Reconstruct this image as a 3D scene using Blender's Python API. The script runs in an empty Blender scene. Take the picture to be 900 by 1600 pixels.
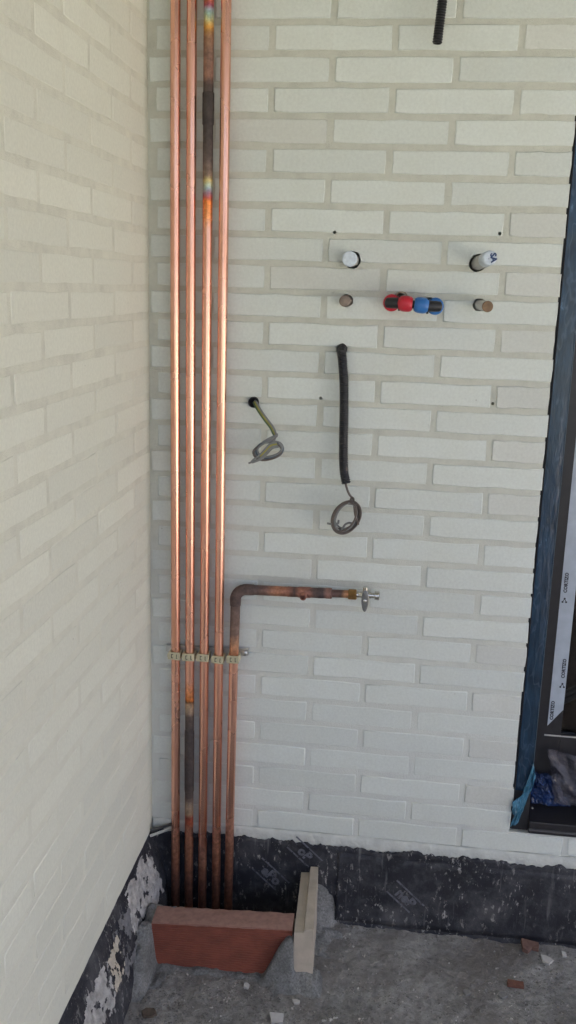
import bpy, bmesh, math, random
import numpy as np
from mathutils import Vector, Matrix, noise
rad = math.radians
random.seed(7); np.random.seed(7)
scene = bpy.context.scene
COL = scene.collection

# ---------------------------------------------------------------- camera
cam_data = bpy.data.cameras.new('camera')
cam_data.sensor_fit = 'VERTICAL'; cam_data.sensor_height = 36.0
cam_data.lens = 1476.3 / 1600 * 36.0
cam_data.clip_start = 0.02; cam_data.clip_end = 2000
cam = bpy.data.objects.new('camera', cam_data); COL.objects.link(cam)
_r = Vector((0.99175971, 0.12501787, 0.02798593))
_d = Vector((0.05623601, -0.22855059, -0.97190645))
_f = Vector((-0.11510947, 0.96547147, -0.23369777))
M = Matrix((( _r.x, -_d.x, -_f.x, 0.18358), (_r.y, -_d.y, -_f.y, -2.08257), (_r.z, -_d.z, -_f.z, 1.55568), (0, 0, 0, 1)))
cam.matrix_world = M
scene.camera = cam

# ---------------------------------------------------------------- sky, sun, exposure
SUN_EL, SUN_AZ = 52, 25          # the sun stands behind the building: the terrace is in open shade
world = bpy.data.worlds.new('World'); scene.world = world; world.use_nodes = True
wn = world.node_tree.nodes; wl = world.node_tree.links
sky = wn.new('ShaderNodeTexSky'); sky.sky_type = 'NISHITA'; sky.sun_disc = False
sky.sun_elevation = rad(SUN_EL); sky.sun_rotation = rad(SUN_AZ)
sky.dust_density = 7.0; sky.air_density = .45; sky.ozone_density = .3
wl.new(sky.outputs[0], wn['Background'].inputs[0]); wn['Background'].inputs[1].default_value = 0.12
sun_d = bpy.data.lights.new('sun', 'SUN'); sun_d.energy = 3.6; sun_d.angle = rad(0.5); sun_d.color = (1, .95, .88)
sun = bpy.data.objects.new('sun', sun_d); COL.objects.link(sun)
sv = Vector((math.sin(rad(SUN_AZ)) * math.cos(rad(SUN_EL)), math.cos(rad(SUN_AZ)) * math.cos(rad(SUN_EL)), math.sin(rad(SUN_EL))))
sun.location = sv * 30
sun.rotation_euler = (-sv).to_track_quat('-Z', 'Y').to_euler()
vs = scene.view_settings
vs.view_transform = 'Standard'; vs.look = 'None'; vs.gamma = 1; vs.use_curve_mapping = False
vs.exposure = 3.04
CEIL_X, CEIL_Y, CEIL_Z = 3.2, -3.0, 2.48
scene.cycles.max_bounces = 10; scene.cycles.diffuse_bounces = 6

# ---------------------------------------------------------------- node helpers
def new_mat(name):
    m = bpy.data.materials.new(name); m.use_nodes = True
    return m, m.node_tree.nodes, m.node_tree.links, m.node_tree.nodes['Principled BSDF']
def nd(n, t, **kw):
    o = n.new(t)
    for k, v in kw.items():
        if k in o.inputs: o.inputs[k].default_value = v
        else: setattr(o, k, v)
    return o
def c4(c): return (c[0], c[1], c[2], 1.0)
def ramp(n, stops, interp='LINEAR'):
    r = n.new('ShaderNodeValToRGB'); e = r.color_ramp.elements; r.color_ramp.interpolation = interp
    while len(e) > 1: e.remove(e[-1])
    e[0].position = stops[0][0]; e[0].color = c4(stops[0][1])
    for p, c in stops[1:]:
        x = e.new(p); x.color = c4(c)
    return r
def g3(v): return (v, v, v)
def mixc(n, l, fac, a, b, mode='MIX'):
    m = n.new('ShaderNodeMix'); m.data_type = 'RGBA'; m.blend_type = mode
    for idx, v in ((0, fac), (6, a), (7, b)):
        if hasattr(v, 'links'): l.new(v, m.inputs[idx])
        elif idx == 0: m.inputs[0].default_value = v
        else: m.inputs[idx].default_value = c4(v)
    return m.outputs[2]
def noise_fac(n, l, vec, scale, detail=4, rough=.55):
    t = nd(n, 'ShaderNodeTexNoise', Scale=scale, Detail=detail, Roughness=rough)
    if vec is not None: l.new(vec, t.inputs['Vector'])
    return t.outputs['Fac']
def bump(n, l, bs, h, strength, dist):
    b = nd(n, 'ShaderNodeBump', Strength=strength, Distance=dist)
    l.new(h, b.inputs['Height']); l.new(b.outputs[0], bs.inputs['Normal'])
def pos(n): return n.new('ShaderNodeNewGeometry').outputs['Position']
def scaled(n, l, vec, s):
    m = n.new('ShaderNodeMapping'); m.inputs['Scale'].default_value = s; l.new(vec, m.inputs['Vector']); return m.outputs[0]

def simple(name, col, rough=.6, metal=0., var=.12, vscale=60, bstr=.0, bscale=200, bdist=.001, **kw):
    m, n, l, b = new_mat(name)
    p = pos(n)
    f = noise_fac(n, l, p, vscale, 5)
    lo = tuple(max(0, c * (1 - var)) for c in col); hi = tuple(min(1, c * (1 + var)) for c in col)
    r = ramp(n, [(.3, lo), (.7, hi)]); l.new(f, r.inputs[0]); l.new(r.outputs[0], b.inputs['Base Color'])
    b.inputs['Roughness'].default_value = rough; b.inputs['Metallic'].default_value = metal
    for k, v in kw.items(): b.inputs[k].default_value = v
    if bstr: bump(n, l, b, noise_fac(n, l, p, bscale, 4), bstr, bdist)
    return m

def brick_mat(name, base, stain, rel=.35):
    m, n, l, b = new_mat(name); p = pos(n)
    oi = n.new('ShaderNodeObjectInfo')
    r = ramp(n, [(0, tuple(c * .93 for c in base)), (.5, base), (1, tuple(min(1, c * 1.05) for c in base))]); l.new(oi.outputs['Random'], r.inputs[0])
    f1 = noise_fac(n, l, p, 9, 6, .6); r1 = ramp(n, [(.38, g3(0)), (.75, g3(1))]); l.new(f1, r1.inputs[0])
    k = n.new('ShaderNodeMath'); k.operation = 'MULTIPLY'; k.inputs[1].default_value = .55; l.new(r1.outputs[0], k.inputs[0])
    c = mixc(n, l, k.outputs[0], r.outputs[0], stain)
    f2 = noise_fac(n, l, p, 160, 4, .6); r2 = ramp(n, [(.3, g3(.91)), (.65, g3(1.0))]); l.new(f2, r2.inputs[0])
    c = mixc(n, l, 1.0, c, r2.outputs[0], 'MULTIPLY')
    v = nd(n, 'ShaderNodeTexVoronoi', Scale=26.); v.inputs['Randomness'].default_value = 1; l.new(p, v.inputs['Vector'])
    rv = ramp(n, [(.0, g3(1)), (.028, g3(1)), (.05, g3(0))]); l.new(v.outputs['Distance'], rv.inputs[0])
    nv = noise_fac(n, l, p, 4, 2); rn = ramp(n, [(.55, g3(0)), (.62, g3(.55))]); l.new(nv, rn.inputs[0])
    mu = mixc(n, l, 1.0, rv.outputs[0], rn.outputs[0], 'MULTIPLY')
    c = mixc(n, l, mu, c, (.22, .19, .15))
    l.new(c, b.inputs['Base Color']); b.inputs['Roughness'].default_value = .62
    ad = n.new('ShaderNodeMath'); ad.operation = 'ADD'; l.new(noise_fac(n, l, p, 45, 5, .6), ad.inputs[0]); l.new(noise_fac(n, l, p, 350, 3), ad.inputs[1])
    bump(n, l, b, ad.outputs[0], rel, .0016)
    return m

def mortar_mat(name, base, pale, z0, z1):
    """grey-beige joint mortar; the lower courses were smeared with white lime wash"""
    m, n, l, b = new_mat(name); p = pos(n)
    f = noise_fac(n, l, p, 22, 6, .65)
    r = ramp(n, [(.25, tuple(c * .86 for c in base)), (.5, base), (.78, tuple(min(1, c * 1.12) for c in base))]); l.new(f, r.inputs[0])
    s = n.new('ShaderNodeSeparateXYZ'); l.new(p, s.inputs[0])
    f3 = noise_fac(n, l, p, 3.5, 4); a = n.new('ShaderNodeMath'); a.operation = 'MULTIPLY_ADD'
    l.new(f3, a.inputs[0]); a.inputs[1].default_value = .9; l.new(s.outputs[2], a.inputs[2])
    mr = nd(n, 'ShaderNodeMapRange'); l.new(a.outputs[0], mr.inputs[0])
    mr.inputs[1].default_value = z0; mr.inputs[2].default_value = z1; mr.inputs[3].default_value = .85; mr.inputs[4].default_value = 0.
    c = mixc(n, l, mr.outputs[0], r.outputs[0], pale)
    l.new(c, b.inputs['Base Color']); b.inputs['Roughness'].default_value = .9
    ad = n.new('ShaderNodeMath'); ad.operation = 'ADD'; l.new(noise_fac(n, l, p, 60, 6, .7), ad.inputs[0]); l.new(noise_fac(n, l, p, 400, 3), ad.inputs[1])
    bump(n, l, b, ad.outputs[0], .7, .003)
    return m

COPPER = (.85, .465, .35)
def copper_mat(name, bands=None, axis=2, wob=.006, dull=0.):
    """bands: (coord, colour, char) along one axis - heat tint and soot of brazed joints, shade and dirt painted on the feet"""
    m, n, l, b = new_mat(name); p = pos(n)
    st = scaled(n, l, p, (40, 40, 2.2))
    f = noise_fac(n, l, st, 3, 5)
    r = ramp(n, [(.25, (.74, .36, .235)), (.5, COPPER), (.75, (.92, .54, .41))]); l.new(f, r.inputs[0])
    fs = noise_fac(n, l, p, 6, 3, .5); rs = ramp(n, [(.60, g3(0)), (.80, g3(.30))]); l.new(fs, rs.inputs[0])
    c = mixc(n, l, rs.outputs[0], r.outputs[0], (.62, .27, .17))
    rough = ramp(n, [(.3, g3(.20)), (.7, g3(.32))]); l.new(fs, rough.inputs[0])
    ro = rough.outputs[0]
    if bands:
        s = n.new('ShaderNodeSeparateXYZ'); l.new(p, s.inputs[0])
        nf = noise_fac(n, l, p, 55, 4); a = n.new('ShaderNodeMath'); a.operation = 'MULTIPLY_ADD'
        l.new(nf, a.inputs[0]); a.inputs[1].default_value = wob * 2; l.new(s.outputs[axis], a.inputs[2])
        lo = min(x[0] for x in bands); hi = max(x[0] for x in bands)
        mr = nd(n, 'ShaderNodeMapRange'); l.new(a.outputs[0], mr.inputs[0])
        mr.inputs[1].default_value = lo + wob; mr.inputs[2].default_value = hi + wob
        bs_ = sorted(bands); T = lambda v: (v - lo) / (hi - lo)
        rc = ramp(n, [(T(z), cc) for z, cc, k in bs_]); rk = ramp(n, [(T(z), g3(k)) for z, cc, k in bs_])
        l.new(mr.outputs[0], rc.inputs[0]); l.new(mr.outputs[0], rk.inputs[0])
        soot = noise_fac(n, l, p, 90, 6, .7); rso = ramp(n, [(.3, g3(.40)), (.7, g3(1.45))]); l.new(soot, rso.inputs[0])
        tint = mixc(n, l, .8, rc.outputs[0], rso.outputs[0], 'MULTIPLY')
        on = ramp(n, [(0, g3(0)), (.04, g3(1))]); l.new(rk.outputs[0], on.inputs[0])
        c = mixc(n, l, on.outputs[0], c, tint)
        ro = mixc(n, l, rk.outputs[0], ro, (.75, .75, .75))
        me = nd(n, 'ShaderNodeMapRange'); l.new(rk.outputs[0], me.inputs[0]); me.inputs[3].default_value = 1.0; me.inputs[4].default_value = .12
        l.new(me.outputs[0], b.inputs['Metallic'])
        mh = n.new('ShaderNodeMath'); mh.operation = 'MULTIPLY'; l.new(soot, mh.inputs[0]); l.new(rk.outputs[0], mh.inputs[1])
        bump(n, l, b, mh.outputs[0], .35, .0015)
    else:
        b.inputs['Metallic'].default_value = 1.0
    l.new(c, b.inputs['Base Color']); l.new(ro, b.inputs['Roughness'])
    return m

# ---------------------------------------------------------------- geometry helpers
def link(name, me, mat=None, parent=None, smooth=False):
    if mat is not None and not me.materials: me.materials.append(mat)
    if smooth:
        for p in me.polygons: p.use_smooth = True
    o = bpy.data.objects.new(name, me); COL.objects.link(o)
    if parent is not None: o.parent = parent
    return o
def from_bm(name, bm, mat, parent=None, smooth=False):
    bmesh.ops.recalc_face_normals(bm, faces=bm.faces[:])
    me = bpy.data.meshes.new(name); bm.to_mesh(me); bm.free()
    return link(name, me, mat, parent, smooth)
def pyd(name, v, f, mat, parent=None, smooth=False):
    me = bpy.data.meshes.new(name); me.from_pydata([tuple(x) for x in v], [], f); me.update()
    return link(name, me, mat, parent, smooth)
def thing(name, label, cat, group=None, loc=(0, 0, 0)):
    o = bpy.data.objects.new(name, None); COL.objects.link(o); o.location = loc; o.empty_display_size = .05
    return tag(o, label, cat, group)
def tag(o, label, cat, group=None):
    o['label'] = label; o['category'] = cat
    if group: o['group'] = group
    return o
def add_box(bm, x0, x1, y0, y1, z0, z1, bev=0):
    r = bmesh.ops.create_cube(bm, size=1)
    for v in r['verts']:
        v.co = Vector((x0 + (v.co.x + .5) * (x1 - x0), y0 + (v.co.y + .5) * (y1 - y0), z0 + (v.co.z + .5) * (z1 - z0)))
    if bev:
        es = list({e for v in r['verts'] for e in v.link_edges})
        bmesh.ops.bevel(bm, geom=es, offset=bev, segments=2, affect='EDGES', profile=.6)
def box(name, x0, x1, y0, y1, z0, z1, mat, parent=None, bev=0):
    bm = bmesh.new(); add_box(bm, x0, x1, y0, y1, z0, z1, bev); return from_bm(name, bm, mat, parent)
def catmull(pts, k=8):
    P = [Vector(p) for p in pts]; out = []
    Q = [P[0] * 2 - P[1]] + P + [P[-1] * 2 - P[-2]]
    for i in range(1, len(Q) - 2):
        a, b_, c, d = Q[i - 1], Q[i], Q[i + 1], Q[i + 2]
        for j in range(k):
            t = j / k
            out.append(.5 * ((2 * b_) + (c - a) * t + (2 * a - 5 * b_ + 4 * c - d) * t * t + (3 * b_ - a - 3 * c + d) * t ** 3))
    out.append(P[-1]); return out
def add_tube(bm, pts, r, seg=12, cap=True, hollow=0.):
    """sweep a circle along pts; r number or list; hollow = wall thickness, leaves the last end open"""
    P = [Vector(p) for p in pts]; R = r if isinstance(r, (list, tuple)) else [r] * len(P)
    T = []
    for i in range(len(P)):
        d = P[min(i + 1, len(P) - 1)] - P[max(i - 1, 0)]
        T.append(d.normalized() if d.length > 1e-9 else (T[-1] if T else Vector((0, 0, 1))))
    u = T[0].orthogonal().normalized(); rings = []
    def ring(p, t, u, rr):
        w = t.cross(u)
        return [bm.verts.new(p + (u * math.cos(a) + w * math.sin(a)) * rr) for a in [2 * math.pi * k / seg for k in range(seg)]]
    for i, p in enumerate(P):
        u = (u - T[i] * u.dot(T[i])).normalized(); rings.append(ring(p, T[i], u, R[i]))
    if hollow:
        rings.append(ring(P[-1], T[-1], u, R[-1] - hollow))
        deep = min(.012, (P[-1] - P[0]).length * .8)
        rings.append(ring(P[-1] - T[-1] * deep, T[-1], u, R[-1] - hollow))
    for a, b_ in zip(rings, rings[1:]):
        for k in range(seg): bm.faces.new((a[k], a[(k + 1) % seg], b_[(k + 1) % seg], b_[k]))
    if cap:
        bm.faces.new(rings[0]); bm.faces.new(rings[-1])
def tube(name, pts, r, mat, parent=None, seg=12, hollow=0., cap=True):
    bm = bmesh.new(); add_tube(bm, pts, r, seg, cap, hollow); o = from_bm(name, bm, mat, parent, True)
    o.data.set_sharp_from_angle(angle=rad(40)); return o
def fbm(x, y, z=0, o=4): return noise.fractal(Vector((x, y, z)), 1.0, 2.0, o)

# ---------------------------------------------------------------- materials
M_brick = brick_mat('white_brick', (.675, .71, .665), (.63, .65, .575))
M_brick_beige = brick_mat('beige_brick', (.64, .655, .605), (.60, .60, .53))
M_brick_left = brick_mat('cream_brick', (.735, .74, .635), (.71, .70, .585), .15)
M_mortar = mortar_mat('joint_mortar', (.575, .58, .505), (.65, .67, .63), .8, 1.75)
M_mortar_left = mortar_mat('joint_mortar_cream', (.675, .67, .565), (.73, .73, .625), .85, 1.8)
M_plaster = simple('lime_plaster', (.56, .575, .535), .9, var=.12, vscale=30, bstr=.8, bscale=90, bdist=.004)
m, n, l, b = new_mat('grey_cement'); p = pos(n)
r = ramp(n, [(.30, (.16, .16, .157)), (.5, (.255, .258, .25)), (.70, (.36, .36, .35))]); l.new(noise_fac(n, l, p, 16, 7, .7), r.inputs[0])
f2 = noise_fac(n, l, p, 210, 5, .75); r2 = ramp(n, [(.32, g3(.55)), (.66, g3(1.25))]); l.new(f2, r2.inputs[0])
l.new(mixc(n, l, 1., r.outputs[0], r2.outputs[0], 'MULTIPLY'), b.inputs['Base Color']); b.inputs['Roughness'].default_value = .95
ad = n.new('ShaderNodeMath'); ad.operation = 'ADD'; l.new(noise_fac(n, l, scaled(n, l, p, (30, 30, 90)), 1, 5, .6), ad.inputs[0]); l.new(f2, ad.inputs[1])
bump(n, l, b, ad.outputs[0], 1., .006); M_cement = m
M_white_smear = simple('white_plaster_smear', (.40, .39, .37), .9, var=.35, vscale=45, bstr=1, bscale=120, bdist=.004)

def membrane_mat():
    m, n, l, b = new_mat('bitumen_membrane'); p = pos(n)
    f = noise_fac(n, l, p, 7, 6, .65); r = ramp(n, [(.3, (.008, .009, .013)), (.52, (.018, .019, .026)), (.72, (.085, .085, .09))]); l.new(f, r.inputs[0])
    st = scaled(n, l, p, (1, 1, .45)); fs = noise_fac(n, l, st, 95, 5, .75); rs = ramp(n, [(.575, g3(0)), (.63, g3(.9))]); l.new(fs, rs.inputs[0])
    fm = noise_fac(n, l, p, 9, 3); rm = ramp(n, [(.40, g3(0)), (.60, g3(1))]); l.new(fm, rm.inputs[0])
    k = mixc(n, l, 1., rs.outputs[0], rm.outputs[0], 'MULTIPLY')
    c = mixc(n, l, k, r.outputs[0], (.42, .41, .39))
    fd = noise_fac(n, l, p, 30, 6, .7); rd = ramp(n, [(.5, g3(0)), (.85, g3(.5))]); l.new(fd, rd.inputs[0])
    c = mixc(n, l, rd.outputs[0], c, (.14, .14, .145))
    ds = noise_fac(n, l, scaled(n, l, p, (60, 60, 5)), 1, 5, .6); rds = ramp(n, [(.60, g3(0)), (.72, g3(.55))]); l.new(ds, rds.inputs[0])
    c = mixc(n, l, rds.outputs[0], c, (.20, .20, .20))
    l.new(c, b.inputs['Base Color']); b.inputs['Roughness'].default_value = .62
    bump(n, l, b, noise_fac(n, l, p, 70, 6, .7), .6, .004)
    return m
M_memb = membrane_mat()

def floor_mat():
    m, n, l, b = new_mat('dirty_screed'); p = pos(n)
    f = noise_fac(n, l, p, 5, 7, .65); r = ramp(n, [(.28, (.19, .182, .17)), (.5, (.345, .335, .315)), (.72, (.46, .45, .425))]); l.new(f, r.inputs[0])
    f2 = noise_fac(n, l, p, 60, 6, .75); r2 = ramp(n, [(.3, g3(.6)), (.7, g3(1.3))]); l.new(f2, r2.inputs[0])
    c = mixc(n, l, 1., r.outputs[0], r2.outputs[0], 'MULTIPLY')
    f3 = noise_fac(n, l, p, 3.1, 4); r3 = ramp(n, [(.5, g3(0)), (.68, g3(.6))]); l.new(f3, r3.inputs[0])
    c = mixc(n, l, r3.outputs[0], c, (.17, .145, .125))
    v = nd(n, 'ShaderNodeTexVoronoi', Scale=140.); l.new(p, v.inputs['Vector']); rv = ramp(n, [(.10, g3(1)), (.2, g3(0))]); l.new(v.outputs['Distance'], rv.inputs[0])
    wv = n.new('ShaderNodeSeparateColor'); l.new(v.outputs['Color'], wv.inputs[0]); rw = ramp(n, [(.82, g3(0)), (.86, g3(.75))]); l.new(wv.outputs[0], rw.inputs[0])
    k = mixc(n, l, 1., rv.outputs[0], rw.outputs[0], 'MULTIPLY'); c = mixc(n, l, k, c, (.45, .43, .40))
    l.new(c, b.inputs['Base Color']); b.inputs['Roughness'].default_value = .95
    bump(n, l, b, f2, 1., .012)
    return m
M_floor = floor_mat()

def gravel_mat():
    m, n, l, b = new_mat('gravel_stone'); p = pos(n)
    v = nd(n, 'ShaderNodeTexVoronoi', Scale=90.); l.new(p, v.inputs['Vector'])
    s = n.new('ShaderNodeSeparateColor'); l.new(v.outputs['Color'], s.inputs[0])
    r = ramp(n, [(0, (.15, .14, .13)), (.4, (.19, .18, .17)), (.75, (.24, .23, .215)), (.9, (.34, .325, .30)), (.965, (.52, .50, .47))]); l.new(s.outputs[0], r.inputs[0])
    l.new(r.outputs[0], b.inputs['Base Color']); b.inputs['Roughness'].default_value = .9
    return m
M_gravel = gravel_mat()
M_terra = simple('red_terracotta', (.215, .062, .038), .8, var=.22, vscale=26, bstr=.5, bscale=200, bdist=.002)
M_terra_top = simple('dusty_terracotta', (.31, .18, .145), .9, var=.20, vscale=60, bstr=.6, bscale=150, bdist=.003)
M_pale = simple('pale_clay', (.45, .395, .32), .9, var=.15, vscale=24, bstr=.5, bscale=160, bdist=.002)
M_black_plastic = simple('black_plastic', (.016, .016, .018), .42, var=.2)
M_clip = simple('beige_plastic', (.50, .45, .29), .5, var=.1)
M_slot = simple('dark_slot', (.03, .028, .025), .8)
M_handle = simple('worn_grey_metal', (.20, .195, .18), .38, .7, var=.25, vscale=120)
M_zinc = simple('zinc_steel', (.55, .55, .53), .4, 1., var=.15)
M_chrome = simple('nickel_plated_brass', (.62, .60, .54), .25, 1., var=.12)
M_brass = simple('brass_nut', (.46, .28, .12), .38, 1., var=.25, vscale=90)
M_pvc = simple('grey_pvc', (.46, .45, .43), .45, var=.08)
M_film_white = simple('white_film', (.60, .66, .72), .3, var=.14, vscale=120)
M_blue_ink = simple('blue_ink', (.03, .06, .16), .5)
M_stub = simple('oxidised_stub', (.20, .155, .125), .5, .5, var=.3)
M_stub_brown = simple('brown_cap', (.19, .115, .06), .55, .2, var=.35)
M_red = simple('red_plastic', (.52, .018, .035), .38, var=.1)
M_blue = simple('blue_plastic', (.03, .15, .42), .38, var=.1)
M_yg = simple('yellow_green_wire', (.30, .28, .06), .45, var=.3, vscale=50)
M_green = simple('green_wire', (.07, .115, .055), .45)
M_gray_wire = simple('grey_wire', (.20, .205, .20), .45, var=.12)
M_blue_wire = simple('blue_grey_wire', (.075, .105, .135), .45, var=.12)
M_brown_wire = simple('brown_grey_wire', (.125, .10, .085), .5, var=.2)
M_frame = simple('anthracite_aluminium', (.020, .019, .021), .42, var=.2)
M_gap = simple('gap_shade', (.008, .008, .009), .8)
M_tape = simple('white_tape', (.42, .47, .52), .45, var=.08, vscale=40)
M_print = simple('black_print', (.02, .02, .025), .6)
M_print_grey = simple('grey_print', (.14, .145, .17), .7, var=.4, vscale=70)
_n, _l = M_print_grey.node_tree.nodes, M_print_grey.node_tree.links
_r = ramp(_n, [(.34, g3(0)), (.44, g3(.9))]); _l.new(noise_fac(_n, _l, pos(_n), 130, 5, .7), _r.inputs[0]); _l.new(_r.outputs[0], _n['Principled BSDF'].inputs['Alpha'])
M_bead = simple('bead_highlight', (.50, .48, .45), .4)  # pale tone paints the light caught along the glazing bead
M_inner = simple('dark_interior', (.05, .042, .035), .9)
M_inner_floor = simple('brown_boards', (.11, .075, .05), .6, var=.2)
M_screed_out = simple('sunlit_paving', (.14, .16, .145), .9, var=.15, vscale=3)
M_slab = simple('concrete_slab', (.34, .33, .31), .9, var=.1, vscale=6)
M_render = simple('white_render', (.62, .60, .56), .9, var=.06)
def film_mat(name, col, rough, alpha):
    m, n, l, b = new_mat(name); p = pos(n)
    f = noise_fac(n, l, scaled(n, l, p, (14, 14, 5)), 3, 5); r = ramp(n, [(.3, tuple(c * .55 for c in col)), (.55, col), (.66, tuple(min(1, c * 1.2) for c in col)), (.70, tuple(min(1, c * 2.6 + .03) for c in col)), (.75, tuple(min(1, c * 1.3) for c in col))]); l.new(f, r.inputs[0])
    fw = noise_fac(n, l, scaled(n, l, p, (30, 30, 11)), 1, 2); rw = ramp(n, [(.475, g3(0)), (.495, g3(.20)), (.502, g3(.20)), (.525, g3(0))]); l.new(fw, rw.inputs[0])
    cc = mixc(n, l, rw.outputs[0], r.outputs[0], tuple(min(1, c * 2.2 + .09) for c in col))
    l.new(cc, b.inputs['Base Color']); b.inputs['Roughness'].default_value = rough; b.inputs['Alpha'].default_value = alpha
    bump(n, l, b, noise_fac(n, l, scaled(n, l, p, (60, 60, 12)), 2, 4), .5, .004)
    return m
M_bluefilm = film_mat('blue_film', (.014, .040, .075), .25, 1.)
M_blueflap = film_mat('bright_blue_film', (.055, .20, .31), .3, .93)
M_plum = film_mat('smoky_film', (.075, .07, .085), .22, .62)
m, n, l, b = new_mat('window_glass')
b.inputs['Base Color'].default_value = (.30, .29, .28, 1); b.inputs['Roughness'].default_value = .02; b.inputs['Transmission Weight'].default_value = 1; b.inputs['IOR'].default_value = 1.45
M_glass = m

# ---------------------------------------------------------------- setting
def seq(*parts):
    out = []
    for a, b_, k in parts: out += list(np.linspace(a, b_, k, endpoint=False))
    return out
ROWH, PITCH, Z0 = .059363, .25, 2.105
CORNER = -.387
def floor_h(x, y):
    near = 1. if -.95 < y < .0 and x < 1.6 else 0.
    return near * (.006 * fbm(x * 9, y * 9, 3) + .0035 * fbm(x * 45, y * 45, 9, 5)) + .004
xs = seq((-30, -1, 8), (-1, -.36, 6), (-.36, 1.3, 240), (1.3, 4, 14), (4, 30, 8)) + [30]
ys = seq((-30, -5, 10), (-5, -.95, 10), (-.95, .0, 140)) + [.0, .3]
v = [(x, y, floor_h(x, y) if y < -.004 else .0) for y in ys for x in xs]
nx = len(xs)
f = [(j * nx + i, j * nx + i + 1, (j + 1) * nx + i + 1, (j + 1) * nx + i) for j in range(len(ys) - 1) for i in range(nx - 1)]
floor = pyd('floor', v, f, M_floor, None, True); floor['kind'] = 'structure'
o = box('ceiling_blocker', -.9, CEIL_X, CEIL_Y, 4.2, CEIL_Z, 2.75, M_slab); o['kind'] = 'structure'  # unseen slab overhead, added and sized to shade the upper wall
o = box('parapet_blocker', -.62, 5.0, -3.15, -3.0, .0, .85, M_render); o['kind'] = 'structure'  # unseen low wall behind the camera, added to darken the wall foot
o = box('ground', -60, 60, -90, -4.2, -.2, .03, M_screed_out); o['kind'] = 'structure'

# ---------------------------------------------------------------- brick walls
def brick_mesh(L, H, D, seed):
    rnd = random.Random(seed); nb = 5; pts = []
    j = lambda a: rnd.uniform(-a, a)
    for k in range(nb): pts.append((-L / 2 + L * k / nb + (j(.006) if k else 0), -H / 2 + j(.0015)))
    for k in range(2): pts.append((L / 2 + j(.0012), -H / 2 + H * (k + .0) / 2 + (0 if k == 0 else j(.003))))
    for k in range(nb): pts.append((L / 2 - L * k / nb + (j(.006) if k else 0), H / 2 + j(.0015)))
    for k in range(2): pts.append((-L / 2 + j(.0012), H / 2 - H * k / 2 + (0 if k == 0 else j(.003))))
    N = len(pts); v = []; ins = .0022
    for x, z in pts:
        v.append((x - math.copysign(min(ins, abs(x)), x) * (1 if abs(x) > L / 2 - .004 else 0), 0 + j(.0003), z - math.copysign(ins, z) * (1 if abs(z) > H / 2 - .004 else 0)))
    for x, z in pts: v.append((x, .0026, z))
    for x, z in pts: v.append((x, D, z))
    f = [tuple(range(N))]
    for a in (0, N):
        for k in range(N): f.append((a + k, a + N + k, a + N + (k + 1) % N, a + (k + 1) % N))
    f.append(tuple(range(3 * N - 1, 2 * N - 1, -1)))
    me = bpy.data.meshes.new('brick'); me.from_pydata(v, [], f); me.update()
    bm = bmesh.new(); bm.from_mesh(me); bmesh.ops.recalc_face_normals(bm, faces=bm.faces[:]); bm.to_mesh(me); bm.free()
    for p in me.polygons[1:1 + N]: p.use_smooth = True
    return me
BH = .0475; JOINT = .0125
_cache = {}
def get_brick(L, var, mat):
    key = (round(L, 3), var, mat.name)
    if key not in _cache:
        me = brick_mesh(L, BH, .035, hash((round(L * 1000), var)) & 0xffff); me.materials.append(mat); _cache[key] = me
    return _cache[key]
rb = random.Random(11)
back_wall = thing('brick_wall', 'white brick wall facing the camera with copper pipes and cable outlets', 'brick wall')
main_mortar = box('mortar', -.6, .492, .0020, .25, .0, CEIL_Z - .002, M_mortar, back_wall)
box('mortar', .492, 3.1, .0020, .25, .0, .293, M_mortar, back_wall)
box('mortar', .492, 3.1, .0020, .25, 2.34, CEIL_Z - .002, M_mortar, back_wall)
box('mortar', 3.1, 4.2, .0020, .25, .0, CEIL_Z - .002, M_mortar, back_wall)
back_bricks = []
def place_brick(x0, x1, z, mat, parent, wall, store=None):
    L = x1 - x0
    if L < .02: return None
    me = get_brick(L, rb.randrange(7 if abs(L - (PITCH - JOINT)) < .002 else 3), mat)
    o = bpy.data.objects.new('brick', me); COL.objects.link(o); o.parent = parent
    c = (x0 + x1) / 2; dz = rb.uniform(-.0009, .0009); out = rb.uniform(-.0009, .0008); rt = rb.uniform(-.003, .003)
    if wall == 'back':
        o.location = (c, out, z + dz); o.rotation_euler = (rb.uniform(-.012, .012), rt, rb.uniform(-.003, .003))
    else:
        o.location = (CORNER + abs(out) * .6, c, z + dz); o.rotation_euler = (0, 0, math.pi / 2 + rb.uniform(-.003, .003))
    if store is not None: store.append(o)
    return o
J2 = JOINT / 2
for r in range(-5, 32):
    z = Z0 - r * ROWH; odd = r % 2
    js = [k * PITCH - (PITCH / 2 if odd else 0) for k in range(-1, 20)]
    xe = .494 if r < 31 else 2.0
    prev = CORNER + .003
    for jx in js:
        a = prev + (J2 if prev > CORNER + .01 else .001); e = jx - J2
        last = False
        if r < 31 and jx > xe - .02: e = xe + rb.uniform(-.002, .0015); last = True
        if r == 31 and jx > xe: break
        if e - a > .025 and not (odd and prev < CORNER + .01 and e - a < .01):
            m_ = M_brick_beige if (last and odd and rb.random() < .75) or rb.random() < .06 else M_brick
            place_brick(a, e, z, m_, back_wall, 'back', back_bricks)
        prev = jx
        if last: break
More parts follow.
